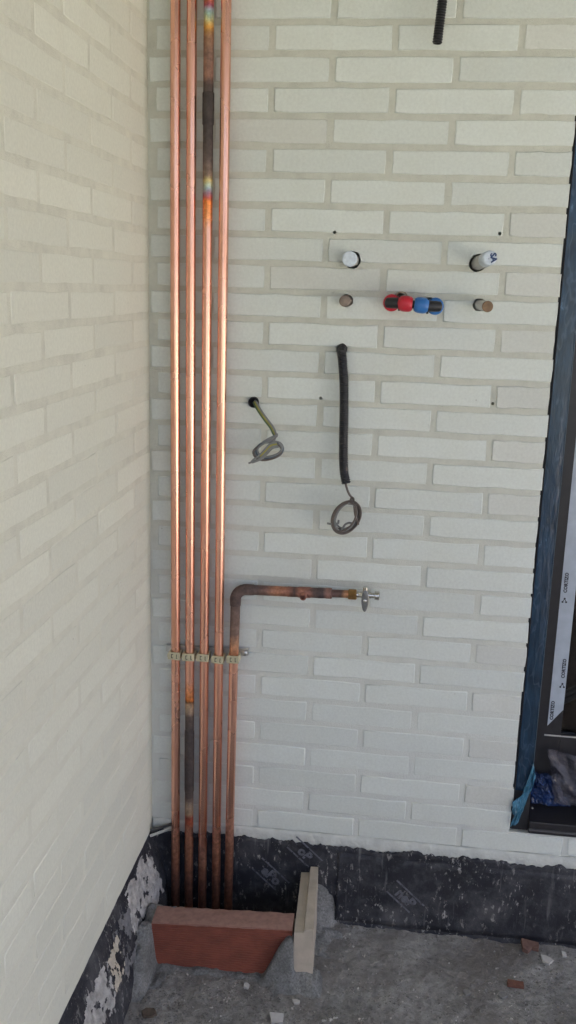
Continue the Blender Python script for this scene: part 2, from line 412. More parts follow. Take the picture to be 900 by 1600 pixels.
# strip of plaster under the lowest course
def ragged_strip(name, x0, x1, step, zlo, zhi, y, amp_lo, amp_hi, mat, parent, th=.006, seed=0, fr=35):
    n = int((x1 - x0) / step); v = []
    for i in range(n + 1):
        x = x0 + (x1 - x0) * i / n
        lo = zlo + amp_lo * (fbm(x * fr, seed, 0, 5) + .5 * fbm(x * 7, seed + 3)); hi = zhi + amp_hi * (fbm(x * fr, seed + 7, 1, 5) + .8 * fbm(x * 6, seed + 5))
        for k in range(5):
            t = k / 4; z = lo + (hi - lo) * t
            v.append((x, y - th * (math.sin(math.pi * (.12 + .76 * t))) + .0015 * fbm(x * 30, z * 30, seed), z))
    f = [(i * 5 + k, (i + 1) * 5 + k, (i + 1) * 5 + k + 1, i * 5 + k + 1) for i in range(n) for k in range(4)]
    o = pyd(name, v, f, mat, parent, True)
    sd = o.modifiers.new('solid', 'SOLIDIFY'); sd.thickness = .004; sd.offset = 1
    return o
ragged_strip('plaster_strip', -.385, 2.0, .004, .205, .2415, .0035, .002, .0018, M_plaster, back_wall, .005, 2)

left_wall = thing('brick_wall', 'cream brick wall running towards the camera on the left', 'brick wall', loc=(0, 0, 0))
box('mortar', -.62, CORNER - .0008, -2.6, .0045, .206, CEIL_Z - .002, M_mortar_left, left_wall)
box('wall_base', -.62, -.395, -2.6, .0045, .0, .2055, M_cement, left_wall)
far = []
for r in range(-5, 32):
    z = Z0 - r * ROWH; odd = r % 2
    js = [-.006] + [-(.128 if odd else .253) - k * PITCH for k in range(11)]
    for a, b_ in zip(js, js[1:]):
        o = place_brick(b_ + J2, a - (J2 if a < -.01 else 0), z, M_brick_left, left_wall, 'left')
        if o is not None and (b_ < -1.40 or r < -4): far.append(o)
# courses far from the view joined into one part
bpy.context.view_layer.update()
bm = bmesh.new()
for o in far:
    t = o.data.copy(); t.transform(Matrix.Translation(o.location) @ o.rotation_euler.to_matrix().to_4x4()); bm.from_mesh(t); bpy.data.meshes.remove(t); bpy.data.objects.remove(o)
o = from_bm('bricks', bm, M_brick_left, left_wall); o['kind'] = 'stuff'

# ---------------------------------------------------------------- drilled holes (cut through bricks and mortar)
HOLES = [(.0575, 1.611, .0185, .14), (.321, 1.6115, .0185, .14), (.0500, 1.5262, .0135, .14), (.330, 1.5258, .0135, .14),
         (.1625, 1.5300, .016, .14), (.226, 1.5230, .016, .14), (.0428, 1.4225, .0125, .14), (-.1492, 1.2985, .0125, .14),
         (.0178, 1.6667, .0034, .05), (.3616, 1.6714, .0036, .05), (.0006, 1.3144, .0036, .05), (.3746, 1.3178, .0036, .05)]
cutters = []
for hx, hz, hr, dp in HOLES:
    bm = bmesh.new(); rr = random.Random(int(hx * 9999))
    sg = 18; a0 = [bm.verts.new((hx + hr * (1 + rr.uniform(-.07, .07)) * math.cos(t * 2 * math.pi / sg), -.02, hz + hr * (1 + rr.uniform(-.07, .07)) * math.sin(t * 2 * math.pi / sg))) for t in range(sg)]
    a1 = [bm.verts.new((v_.co.x, dp, v_.co.z)) for v_ in a0]
    bm.faces.new(a0); bm.faces.new(a1[::-1])
    for k in range(sg): bm.faces.new((a0[k], a1[k], a1[(k + 1) % sg], a0[(k + 1) % sg]))
    cutters.append((from_bm('cutter', bm, None), hx, hz, hr))
bpy.context.view_layer.update()
for o in [main_mortar] + back_bricks:
    hit = []
    for c, hx, hz, hr in cutters:
        if o is main_mortar or (abs(hx - o.location.x) < o.dimensions.x / 2 + hr + .002 and abs(hz - o.location.z) < BH / 2 + hr + .003): hit.append(c)
    if not hit: continue
    o.data = o.data.copy()
    for c in hit:
        md = o.modifiers.new('cut', 'BOOLEAN'); md.object = c; md.operation = 'DIFFERENCE'; md.solver = 'EXACT'
    dg = bpy.context.evaluated_depsgraph_get(); dg.update()
    me = bpy.data.meshes.new_from_object(o.evaluated_get(dg)); o.modifiers.clear(); o.data = me
for c, *_ in cutters: bpy.data.objects.remove(c)

# ---------------------------------------------------------------- waterproofing membrane on the wall feet
bmemb = thing('waterproofing_membrane', 'black bitumen membrane strip along the foot of the facing wall', 'membrane')
xsm = np.arange(-.385, 2.0, .0024); v = []; NZ = 22
for x in xsm:
    top = .214 + .008 * fbm(x * 60, 1.3, 0, 6) + .009 * fbm(x * 9, 4.1, 0, 3)
    for k in range(NZ + 1):
        z = -.01 + (top + .01) * k / NZ
        v.append((x, -.0045 - .0022 * fbm(x * 11, z * 11, 5, 4) - (.010 * max(0, 1 - z / .035)) ** 1.0 * 1.0, z))
f = [(i * (NZ + 1) + k, (i + 1) * (NZ + 1) + k, (i + 1) * (NZ + 1) + k + 1, i * (NZ + 1) + k + 1) for i in range(len(xsm) - 1) for k in range(NZ)]
o = pyd('sheet', v, f, M_memb, bmemb, True); sd = o.modifiers.new('solid', 'SOLIDIFY'); sd.thickness = .003; sd.offset = 1
# overlapping lower strip, right of the mortar
v = []
xs2 = np.arange(.085, 2.0, .006)
for x in xs2:
    top = .196 + .003 * fbm(x * 25, 8.8, 0, 5)
    for k in range(13):
        z = .012 + .006 * fbm(x * 6, 3, 0, 3) + (top - .012) * k / 12
        v.append((x, -.0052 - .0045 * min(1, max(0, (.19 - z) / .10)) - .002 * fbm(x * 14, z * 14, 15, 4) - .006 * max(0, 1 - z / .04), z))
f = [(i * 13 + k, (i + 1) * 13 + k, (i + 1) * 13 + k + 1, i * 13 + k + 1) for i in range(len(xs2) - 1) for k in range(12)]
o = pyd('overlap_strip', v, f, M_memb, bmemb, True); sd = o.modifiers.new('solid', 'SOLIDIFY'); sd.thickness = .003; sd.offset = 1

PROF = [(-.3885, .214), (-.380, .19), (-.366, .14), (-.352, .09), (-.341, .04), (-.336, -.01)]
def prof(t):
    s = t * (len(PROF) - 1); i = min(int(s), len(PROF) - 2); a, b_ = PROF[i], PROF[i + 1]; s -= i
    return a[0] + (b_[0] - a[0]) * s, a[1] + (b_[1] - a[1]) * s
def fil(y, t):
    x, z = prof(t); d = .0035 * fbm(y * 10, t * 3, 2, 4) + .0018 * fbm(y * 38, t * 11, 6, 4)
    e = min(1, t * 8); return Vector((x + d * e * .9, y, z + d * e * .25 + (.003 * fbm(y * 26, 9, 1, 4) if t < .02 else 0)))
lm = thing('waterproofing_membrane', 'black plaster-smeared bitumen membrane sloping along the foot of the left wall', 'membrane')
yy = np.arange(-2.6, .0, .007); NT = 30; v = [fil(y, k / NT) for y in yy for k in range(NT + 1)]
f = [(i * (NT + 1) + k, i * (NT + 1) + k + 1, (i + 1) * (NT + 1) + k + 1, (i + 1) * (NT + 1) + k) for i in range(len(yy) - 1) for k in range(NT)]
pyd('sheet', v, f, M_memb, lm, True)
def smear(label, y0, y1, t0, t1, seed, thr=.0, mat=M_white_smear, thick=.004, tilt=0.):
    N1, N2 = 70, 70; v = []; val = []
    for i in range(N1 + 1):
        for k in range(N2 + 1):
            a, c = i / N1, k / N2; y = y0 + (y1 - y0) * a; t = min(1, max(0, t0 + (t1 - t0) * c + tilt * (a - .5)))
            e = 1 - max(abs(a - .5), abs(c - .5)) * 2
            h = .75 * fbm(y * 26, t * 5.5, seed, 5) + .5 * fbm(y * 80, t * 18, seed + 4, 4) + min(e * 1.5, .45) - .25 - thr
            p = fil(y, t); nrm = Vector((.95, 0, .3)); v.append(p + nrm * (min(thick, .0006 + .009 * max(h, 0)))); val.append(h)
    f = []
    for i in range(N1):
        for k in range(N2):
            q = [i * (N2 + 1) + k, i * (N2 + 1) + k + 1, (i + 1) * (N2 + 1) + k + 1, (i + 1) * (N2 + 1) + k]
            if sum(val[x] for x in q) > 0: f.append(q)
    o = pyd('plaster_smear', v, f, mat, None, True)
    return tag(o, label, 'plaster', 'plaster smears on the left membrane')
smear('large white plaster smear on the left membrane beside the pipes', -.275, -.045, .08, .70, 3.3, -.06)
smear('small cream plaster lump on the left membrane, below the large smear', -.43, -.345, .30, .62, 7.1, .05, M_pale if False else simple('cream_plaster', (.50, .45, .36), .9, var=.15, bstr=1, bscale=120, bdist=.004), .006)
smear('patchy white plaster smear on the left membrane at the bottom edge of the photo', -.62, -.43, .28, .72, 12.4, .03)
smear('thin grey scrape of mortar on the left membrane between the white smears', -.37, -.20, .22, .78, 21.7, -.02, simple('grey_scrape', (.17, .17, .175), .9, var=.3, vscale=60, bstr=.8, bscale=140, bdist=.003), .002)
# ---------------------------------------------------------------- copper pipes
def z_band(*b): return list(b)
K = COPPER
bands3 = [(.0, (.12, .052, .036), .6), (.08, (.17, .075, .05), .5), (.13, (.34, .15, .095), .35), (.20, K, 0), (1.660, K, 0), (1.69, (.85, .33, .13), .12), (1.722, (.80, .24, .06), .2), (1.732, (.44, .08, .10), .3), (1.741, (.30, .22, .28), .3),  # lowest stops paint the shaded, dirty pipe foot
          (1.751, (.42, .62, .60), .25), (1.760, (.70, .58, .22), .3), (1.772, (.30, .20, .14), .6), (1.80, (.14, .10, .085), .8), (1.86, (.065, .05, .046), .95),
          (1.93, (.055, .043, .04), 1), (1.955, (.10, .065, .055), .9), (1.965, (.33, .17, .12), .7), (2.01, (.26, .15, .11), .7), (2.045, (.34, .18, .10), .5),
          (2.058, (.72, .36, .08), .3), (2.070, (.72, .60, .25), .28), (2.080, (.45, .66, .50), .25), (2.090, (.45, .55, .62), .25), (2.100, (.44, .10, .15), .25), (2.112, (.75, .22, .08), .2), (2.15, K, 0)]
bands2 = [(.0, (.12, .052, .036), .6), (.09, (.17, .075, .05), .5), (.17, (.40, .18, .11), .3), (.235, (.62, .30, .20), .1), (.255, (.46, .13, .07), .25), (.270, (.33, .08, .05), .4), (.279, (.36, .24, .15), .55), (.300, (.32, .23, .16), .7), (.325, (.085, .06, .05), .95),  # first stops hold the painted shade and dirt of the foot
          (.36, (.052, .040, .037), 1), (.43, (.07, .052, .046), 1), (.50, (.055, .043, .04), 1), (.540, (.10, .072, .06), .9), (.556, (.40, .29, .20), .6), (.572, (.46, .32, .20), .5), (.578, (.14, .05, .02), .4),
          (.583, (.62, .20, .05), .2), (.60, (.80, .33, .15), .1), (.64, K, 0)]
bands5 = [(.0, (.12, .052, .036), .6), (.09, (.17, .075, .05), .5), (.19, (.34, .15, .095), .35), (.28, K, 0), (.68, K, .0), (.715, (.80, .38, .22), .1), (.735, (.55, .30, .18), .4), (.76, (.22, .14, .11), .7), (.83, (.17, .11, .09), .85), (.90, (.15, .095, .08), .85)]  # starts with shade and dirt painted on the foot
FEET_SHADE = [(.0, (.12, .052, .036), .6), (.09, (.17, .075, .05), .5), (.16, (.34, .15, .095), .35), (.21, (.66, .33, .22), .12), (.26, K, 0)]  # dark feet: shade inside the tile box painted in, plus some tarnish
M_cu = copper_mat('copper', FEET_SHADE, wob=.03)
M_cu3 = copper_mat('copper_heat_tinted_top', bands3)
M_cu2 = copper_mat('copper_heat_tinted_foot', bands2)
M_cu5 = copper_mat('copper_sooty_riser', bands5)
D = (.12, .075, .065); R_ = (.36, .16, .11)
M_cuh = copper_mat('copper_sooty_branch', [(-.20, D, .8), (-.13, (.13, .09, .08), .9), (-.105, (.24, .13, .10), .7), (-.08, (.55, .25, .15), .4), (-.055, R_, .5), (-.042, (.11, .07, .06), .9), (-.03, R_, .55),
                   (-.005, (.34, .16, .12), .6), (.004, (.12, .075, .065), .9), (.025, (.10, .07, .065), .9), (.035, (.36, .19, .15), .5), (.05, (.17, .10, .085), .8), (.066, (.12, .075, .06), .85), (.075, (.50, .25, .13), .4), (.10, (.48, .22, .10), .4)], axis=0)
PX = [-.321, -.2865, -.252, -.2165, -.185]; PY = -.026; PR = .0106
def wavy(x, z0, z1, n, seed, amp=.0016, x_top=None):
    out = []
    for i in range(n + 1):
        t = i / n; xx = x + ((x_top - x) * t if x_top is not None else 0)
        out.append((xx + amp * fbm(t * 2.3, seed, 0, 1), PY + amp * fbm(t * 2.3, seed + 9, 3, 1), z0 + (z1 - z0) * t))
    return out
labels = ['bright copper pipe closest to the left wall corner', 'second copper pipe from the corner, blackened by brazing just above the floor',
          'third copper pipe from the corner, charred with rainbow heat marks near the top', 'fourth copper pipe from the corner, bright all the way up']
for i in range(4):
    p = thing('copper_pipe', labels[i], 'pipe', 'copper pipes in the corner', (PX[i], PY, 0)); off = Vector((-PX[i], -PY, 0))
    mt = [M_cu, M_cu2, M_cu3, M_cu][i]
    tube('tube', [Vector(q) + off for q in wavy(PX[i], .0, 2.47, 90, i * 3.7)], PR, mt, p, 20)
    def sleeve(za, zb, r):
        pts, rs = [], []
        for t, k in ((0, -.0006), (.02, .6), (.05, 1), (.25, .92), (.45, 1.15), (.7, .95), (.93, 1.05), (.97, .7), (1, -.0006)):
            z = za + (zb - za) * t; w = z / 2.47
            pts.append(Vector((PX[i] + .0016 * fbm(w * 2.3, i * 3.7, 0, 1), PY + .0016 * fbm(w * 2.3, i * 3.7 + 9, 3, 1), z)) + off); rs.append(PR + (r - PR) * k if k > 0 else PR - .0004)
        tube('sleeve', pts, rs, mt, p, 20)
    if i == 2: sleeve(1.872, 1.938, .0121)
    if i == 1: sleeve(.335, .505, .0117)
p5 = thing('copper_pipe', 'short copper riser bending right along the wall to a small tap', 'pipe', 'copper pipes in the corner', (PX[4], PY, 0))
off = Vector((-PX[4], -PY, 0))
def T5(name, pts, r, mat, parent=p5, seg=20, hollow=0):
    o_ = off if parent is p5 else Vector((0, 0, 0))
    return tube(name, [Vector(q) + off for q in pts], r, mat, parent, seg, hollow)
T5('tube', [(-.185, PY, 0), (-.1835, PY, .3), (-.1805, PY, .7), (-.1798, PY, .72)], PR, M_cu5)
T5('upper_tube', [(-.1802, PY, .700), (-.1802, PY, .703), (-.1790, PY, .78), (-.1785, PY, .842)], [PR - .0005, .0110, .0112, .0112], M_cu5)
el = [(-.1786, PY, .828)] + [(-.1786 + .026 * (1 - math.cos(a)), PY, .842 + .026 * math.sin(a)) for a in [math.pi / 2 * k / 8 for k in range(9)]] + [(-.136, PY, .8684)]
T5('elbow', el, [.0124] + [.0130] * 9 + [.0126], M_cuh)
T5('branch_tube', [(-.146, PY, .868), (-.10, PY, .869), (-.03, PY, .8703)], [.0116, .0118, .0116], M_cuh)
tee = T5('tee', [(-.058, PY, .8698), (-.056, PY, .8698), (-.034, PY, .8703), (-.030, PY, .8704), (-.006, PY, .871), (-.002, PY, .8712), (.016, PY, .8716), (.018, PY, .8717)], [.0108, .0124, .0118, .0128, .0128, .0118, .0122, .0108], M_cuh)
T5('nozzle', [(-.0185, PY, .8695), (-.0187, PY - .012, .8675), (-.0190, PY - .024, .8655)], [.0085, .0078, .0072], M_cuh, tee, 16, .0025)
T5('socket', [(.012, PY, .8716), (.0135, PY, .8716), (.030, PY, .872), (.033, PY, .8721), (.044, PY, .8725), (.0455, PY, .8726)], [.0108, .0126, .0120, .0126, .0126, .0095], M_cuh)
T5('end_tube', [(.040, PY, .8725), (.088, PY, .8735)], .0090, M_cuh)
# nut (hexagonal), tap body, spindle and oval handle
nut = T5('nut', [(.082, PY, .8733), (.0835, PY, .8733), (.100, PY, .8736), (.1015, PY, .8737)], [.0105, .0132, .0132, .0108], M_brass, p5, 6)
for q in nut.data.polygons: q.use_smooth = False
tap = T5('tap_body', [(.100, PY, .8736), (.106, PY, .8737), (.1065, PY, .8737), (.112, PY, .8738), (.118, PY, .874), (.126, PY, .874), (.131, PY, .874), (.134, PY, .874), (.1345, PY, .874), (.142, PY, .874), (.1425, PY, .874), (.1435, PY, .874), (.144, PY, .874), (.153, PY, .8742), (.1535, PY, .8742)],
         [.0075, .0075, .0065, .0075, .0098, .0098, .0075, .0075, .0062, .0062, .0098, .0105, .0100, .0105, .0085], M_chrome, p5, 20, .0035)
T5('bonnet', [(.1215, PY, .878), (.1213, PY, .886), (.1212, PY, .8862), (.1210, PY, .893), (.1210, PY, .894)], [.0065, .0065, .0058, .0058, .0035], M_chrome, tap, 12)
T5('spindle', [(.1215, PY - .006, .873), (.1213, PY - .020, .870)], .0048, M_chrome, tap, 12)
bm = bmesh.new()
hn = 24
for yk, sc in ((-.0235, .82), (-.0225, 1), (-.0185, 1), (-.0175, .82)):
    for k in range(hn):
        a = 2 * math.pi * k / hn; hz = .0245 * math.sin(a) * sc
        bm.verts.new(Vector((.1212 + (.0082 + .0012 * math.sin(a)) * math.cos(a) * sc + .0006, PY + yk + hz * .10, .8665 + hz)) + off)
bm.verts.ensure_lookup_table()
for L in range(3):
    for k in range(hn): bm.faces.new([bm.verts[L * hn + k], bm.verts[L * hn + (k + 1) % hn], bm.verts[(L + 1) * hn + (k + 1) % hn], bm.verts[(L + 1) * hn + k]])
bm.faces.new([bm.verts[k] for k in range(hn)]); bm.faces.new([bm.verts[3 * hn + k] for k in range(hn)])
hd = from_bm('handle', bm, M_handle, p5)
T5('screw', [(.1215, PY - .0225, .868), (.1215, PY - .0262, .868), (.1215, PY - .0268, .868)], [.004, .004, .003], M_chrome, p5, 10)

# ---------------------------------------------------------------- clips on their rail
rail = thing('clip_rail', 'thin galvanised rail holding the five pipe clips to the wall', 'rail', loc=(-.25, 0, .70))
bm = bmesh.new(); add_box(bm, -.098, .102, -.0112, -.0085, -.0035, .0095); add_box(bm, -.098, .102, -.0112, .0010, .0095, .0120)
o = from_bm('strip', bm, M_zinc, rail); o.rotation_euler = (0, rad(-1.2), 0)
for sx, sz in ((.094, .005),):
    tube('screw', [(sx, .02, sz), (sx, -.0125, sz), (sx, -.0150, sz - .0002), (sx, -.0170, sz - .0004)], [.0035, .0055, .0065, .0035], M_zinc, rail, 12)
CL = [(-.3164, .7043), (-.2843, .7036), (-.2486, .7048), (-.2124, .7029), (-.1766, .7065)]
words = ['closest to the left wall corner', 'second from the corner', 'third from the corner', 'fourth from the corner', 'at the right end, on the riser with the tap']
proto = None
for i, (cx, cz) in enumerate(CL):
    cl = thing('pipe_clip', 'beige plastic pipe clip ' + words[i], 'pipe clip', 'clips holding the copper pipes', ((PX[i] if i < 4 else -.1803), PY, cz - .0085))
    cl.rotation_euler = (0, rad((3, -2, 1, 4, -1)[i]), 0)
    if proto is None:
        parts = []
        bm = bmesh.new(); add_box(bm, -.0140, .0140, .006, .0145, -.009, .009, .0015); add_box(bm, -.0140, -.0108, -.010, .008, -.0085, .0085, .001); add_box(bm, .0108, .0140, -.010, .008, -.0085, .0085, .001)
        parts.append(from_bm('base', bm, M_clip, cl))
        bm = bmesh.new(); add_box(bm, -.0150, .0142, -.0145, -.0098, -.0095, .0092, .0018); add_box(bm, -.0165, -.0148, -.0135, -.0105, -.004, .004, .0008)
        strap = from_bm('strap', bm, M_clip, cl); parts.append(strap)
        bm = bmesh.new()
        for q in ((-.0068, -.0052, -.0052, .0052), (-.0052, -.0022, -.0052, -.0036), (-.0052, -.0022, .0036, .0052), (.0050, .0066, -.0052, .0052), (.0066, .0082, -.0052, -.0040)):
            add_box(bm, q[0], q[1], -.0149, -.0140, q[2], q[3])
        parts.append(from_bm('moulded_mark', bm, M_slot, cl)); proto = parts
    else:
        for q in proto:
            c = q.copy(); COL.objects.link(c); c.parent = cl

# ---------------------------------------------------------------- tiles boxing in the pipe feet, mortar round them
box_tile = thing('hollow_clay_tile', 'red ribbed clay tile on edge in front of the pipe feet', 'clay tile', loc=(-.165, -.2, 0))
A = {'fl': (-.3265, -.232), 'fr': (.0005, -.2305), 'bl': (-.3285, -.169), 'br': (-.0020, -.171)}
zt = lambda x: .1165 + (x + .3265) / .327 * .0195
def tile_pt(k, z): return Vector((A[k][0], A[k][1], z)) - Vector((-.165, -.2, 0))
# body with fine horizontal ribs on the front face
NR, NXT = 22, 40; v = []
for k in range(NR * 2 + 1):
    for i in range(NXT + 1):
        x = A['fl'][0] + (A['fr'][0] - A['fl'][0]) * i / NXT
        top = zt(x) - .0008; z = -.01 + (top + .01) * k / (NR * 2)
        y = A['fl'][1] + (A['fr'][1] - A['fl'][1]) * i / NXT + (.0014 if k % 2 else 0) + .0009 * fbm(x * 12, z * 12, 4)
        v.append((x + .165, y + .2, z))
f = [(k * (NXT + 1) + i, k * (NXT + 1) + i + 1, (k + 1) * (NXT + 1) + i + 1, (k + 1) * (NXT + 1) + i) for k in range(NR * 2) for i in range(NXT)]
pyd('ribbed_face', v, f, M_terra, box_tile)
v = []; 
for i in range(41):
    t = i / 40; x0 = A['fl'][0] + .327 * t; x1 = A['bl'][0] + (A['br'][0] - A['bl'][0]) * t
    for k in range(7):
        s = k / 6; x = x0 + (x1 - x0) * s; y0 = A['fl'][1] + (A['fr'][1] - A['fl'][1]) * t; y = y0 - .002 + (.171 - .171 - .170 - y0 + .002) * s
        ej = .0018 * fbm(x * 60, s * 4, 2, 4) if k in (0, 6) else 0
        v.append((x + .165, y + .2 + ej, zt(x) + .0012 * fbm(x * 30, y * 30, 8, 4) - (.0022 if k in (0, 6) else 0)))
    v.append((x1 + .165, -.170 + .2, -.01))
f = [(i * 8 + k, (i + 1) * 8 + k, (i + 1) * 8 + k + 1, i * 8 + k + 1) for i in range(40) for k in range(7)]
f += [tuple(range(7, -1, -1)) , tuple(40 * 8 + k for k in range(8))]
pyd('top_edge', v, f, M_terra_top, box_tile)

pale = thing('clay_brick_piece', 'pale stepped piece of clay brick standing on edge beside the red tile', 'brick piece', loc=(.024, -.12, 0))
def prism(name, secs, mat, parent, jit=.0007, n=14):
    """loft a closed cross-section between two ends: secs = [(pts at front), (pts at back)]"""
    a, b_ = secs; N = len(a); v = []
    for i in range(n + 1):
        t = i / n
        for k in range(N):
            p = Vector(a[k]).lerp(Vector(b_[k]), t); p += Vector((jit * fbm(p.x * 70, p.y * 50, k, 4), 0, jit * fbm(p.y * 60, k * 3.1, 2, 4))); v.append(p)
    f = [(i * N + k, i * N + (k + 1) % N, (i + 1) * N + (k + 1) % N, (i + 1) * N + k) for i in range(n) for k in range(N)]
    f += [tuple(range(N - 1, -1, -1)), tuple(n * N + k for k in range(N))]
    o = pyd(name, v, f, mat, parent); bm = bmesh.new(); bm.from_mesh(o.data); bmesh.ops.recalc_face_normals(bm, faces=bm.faces[:]); bm.to_mesh(o.data); bm.free(); return o
def LP(x, y, z): return (x - .024, y + .12, z)
fr = [LP(.0045, -.240, .0), LP(.0510, -.234, .0), LP(.0485, -.236, .1470), LP(.0285, -.238, .1455), LP(.0265, -.238, .1365), LP(.0055, -.240, .1365)]
bk = [LP(-.0045, -.012, .0), LP(.0400, -.010, .0), LP(.0375, -.010, .1530), LP(.0190, -.011, .1530), LP(.0165, -.012, .1365), LP(-.0040, -.013, .1355)]
prism('body', [fr, bk], M_pale, pale)

def bed_h(x, y):
    """height of the hand-trowelled mortar around both tiles"""
    h = -.02
    n1 = fbm(x * 22, y * 22, 5, 4); n2 = fbm(x * 60, y * 60, 8, 4)
    st = lambda a, b_, t: (lambda s: s * s * (3 - 2 * s))(min(1, max(0, (t - a) / (b_ - a))))
    if x < .0 and y < -.2:                                       # skirting in front of the red tile
        h = max(h, .009 + .006 * n1 - .5 * max(0, -.240 - y) )
    if x < -.285 and y < -.15:                                  # left flank up to the membrane
        top = .106 + .006 * n1
        fall = st(-.385, -.238, y)
        side = 1 - st(-.330, -.312, x) * (1 if y < -.228 else 0)
        h = max(h, top * fall * side + .012 * n1)
    if x > -.085 and x < .075 and y < -.215:                    # patch on the right part of the face, round the pale piece
        up = st(-.078, -.004, x) * (1 - st(.058, .08, x)); fall = st(-.263, -.246, y)
        h = max(h, (.118 * up * (1 - .75 * st(.002, .010, x))) * fall + .006 * n1)
        h = max(h, .032 * st(-.290, -.240, y) * st(-.055, -.02, x) * (1 - st(.05, .08, x)) + .006 * n1)
    if x > .03 and x < .17:                                     # sloping lump right of the pale piece up to the wall
        w = min(1, max(0, (y + .26) / .25)); out = 1 - st(.046 + .014 * n1, .105 + .03 * n1 + .012 * w, x)
        h = max(h, (.012 + .016 * w + .085 * w ** 14) * out * st(-.262, -.20, y) + .006 * n1 - .009)
    return h + .0025 * n2
gx = np.arange(-.352, .165, .0035); gy = np.arange(-.36, -.004, .0035)
v = [(x, y, bed_h(x, y)) for y in gy for x in gx]; nxx = len(gx); f = []
for j in range(len(gy) - 1):
    for i in range(nxx - 1):
        q = (j * nxx + i, j * nxx + i + 1, (j + 1) * nxx + i + 1, (j + 1) * nxx + i)
        if max(v[k][2] for k in q) > -.004: f.append(q)
o = pyd('mortar_bed', v, f, M_cement, None, True); tag(o, 'grey trowelled mortar holding the red tile and the pale brick piece', 'mortar')

# strips of broken edging in the corner at the wall foot
def strip(pa, pb, w, th, mat, label):
    a, b_ = Vector(pa), Vector(pb); d = (b_ - a).normalized(); up = Vector((0, -.45, .9)).normalized(); sd = d.cross(up).normalized(); up = sd.cross(d)
    bm = bmesh.new()
    for k in range(9):
        c = a.lerp(b_, k / 8); c += up * .0012 * fbm(k * 1.7, 3.3, 1)
        for su, ss in ((-1, -1), (-1, 1), (1, 1), (1, -1)): bm.verts.new(c + up * w / 2 * su + sd * th / 2 * ss)
    bm.verts.ensure_lookup_table(); V = bm.verts
    for k in range(8):
        for q in range(4): bm.faces.new((V[k * 4 + q], V[k * 4 + (q + 1) % 4], V[k * 4 + 4 + (q + 1) % 4], V[k * 4 + 4 + q]))
    bm.faces.new((V[0], V[1], V[2], V[3])); bm.faces.new((V[32], V[33], V[34], V[35]))
    tag(from_bm('edging_strip', bm, mat), label, 'strip', 'broken edging strips in the corner')
strip((-.385, -.030, .2065), (-.331, -.010, .2230), .008, .003, M_plaster, 'lower pale broken edging strip in the wall corner behind the pipes')
strip((-.384, -.026, .2190), (-.327, -.007, .2350), .009, .003, simple('grey_edging', (.09, .09, .085), .8), 'upper dark broken edging strip in the wall corner behind the pipes')

# ---------------------------------------------------------------- stubs, connectors, conduits and cables
def stub(name, label, cat, p0, p1, r, mat, endmat, hollow=.0, part='end_cap'):
    t = thing(name, label, cat, None, p0); a = Vector(p0); b_ = Vector(p1); d = b_ - a
    tube('tube', [Vector((0, .09, 0)), Vector((0, .0, 0)), d * .5, d], [r, r, r, r], mat, t, 20, 0)
    if endmat: tube(part, [d * .97, d * .975, d * 1.0, d * 1.012, d * 1.016], [r * .98, r * 1.05, r * 1.06, r * .98, r * .7], endmat, t, 20)
    return t
stub('drain_stub', 'short pipe stub wrapped in white film, flush in the left upper wall hole', 'pipe stub', (.0560, .004, 1.6110), (.0545, -.040, 1.6120), .0150, M_pvc, M_film_white, part='film_cap')
ds = stub('drain_stub', 'grey pipe stub with white lettered film sticking out of the right upper hole', 'pipe stub', (.3225, .004, 1.6112), (.3385, -.078, 1.6195), .0140, M_pvc, None)
stub('copper_stub', 'dark capped copper stub in the wall left of the red and blue connector', 'pipe stub', (.0490, .004, 1.5262), (.0480, -.045, 1.5258), .0112, M_stub, M_stub)
stub('copper_stub', 'capped stub with brown end in the wall right of the connector', 'pipe stub', (.3310, .004, 1.5256), (.3420, -.075, 1.5240), .0108, M_pvc, M_stub_brown)
# white film sleeve with its blue letters on the right upper stub
ax0, ax1 = Vector((.3225, .004, 1.6112)), Vector((.3385, -.078, 1.6195)); axd = (ax1 - ax0); L_ = axd.length; axd.normalize()
loc0 = Vector((.3225, .004, 1.6112))
bm = bmesh.new(); add_tube(bm, [ax0 + axd * t - loc0 for t in (L_ * .62, L_ * .63, L_ * .9, L_ * 1.01, L_ * 1.03)], [.0141, .0148, .0149, .0147, .0100], 22)
fs = from_bm('film_sleeve', bm, M_film_white, ds, True)
def text_mesh(name, s, size, mat, parent, mat_w, extrude=.0002, shear=0):
    cu = bpy.data.curves.new(name, 'FONT'); cu.body = s; cu.size = size; cu.align_x = 'CENTER'; cu.align_y = 'CENTER'; cu.extrude = extrude; cu.shear = shear; cu.resolution_u = 2; cu.offset = size * .045
    t = bpy.data.objects.new(name, cu); COL.objects.link(t)
    dg = bpy.context.evaluated_depsgraph_get(); me = bpy.data.meshes.new_from_object(t.evaluated_get(dg)); bpy.data.objects.remove(t)
    me.materials.clear(); o = link(name, me, mat, parent); o.matrix_local = mat_w; return o
def frame_m(origin, xdir, ydir):
    x = Vector(xdir).normalized(); z = x.cross(Vector(ydir)).normalized(); y = z.cross(x)
    return Matrix(((x.x, y.x, z.x, origin[0]), (x.y, y.y, z.y, origin[1]), (x.z, y.z, z.z, origin[2]), (0, 0, 0, 1)))
e1 = ax1 + axd * .0022 - loc0
text_mesh('lettering', 'SA', .0165, M_blue_ink, fs, frame_m(e1 + Vector((.0065, 0, .0005)) + axd * .0008, (.18, -.2, -1), (1, -.0, .15)))
for k, (dx, w) in enumerate(((-.0035, .014), (-.0095, .011))):
    text_mesh('lettering', 'IIIII', .0042 if k == 0 else .0035, M_blue_ink, fs, frame_m(e1 + Vector((dx, 0, -.0005)) + axd * .0006, (.18, -.2, -1), (1, -.0, .15)))

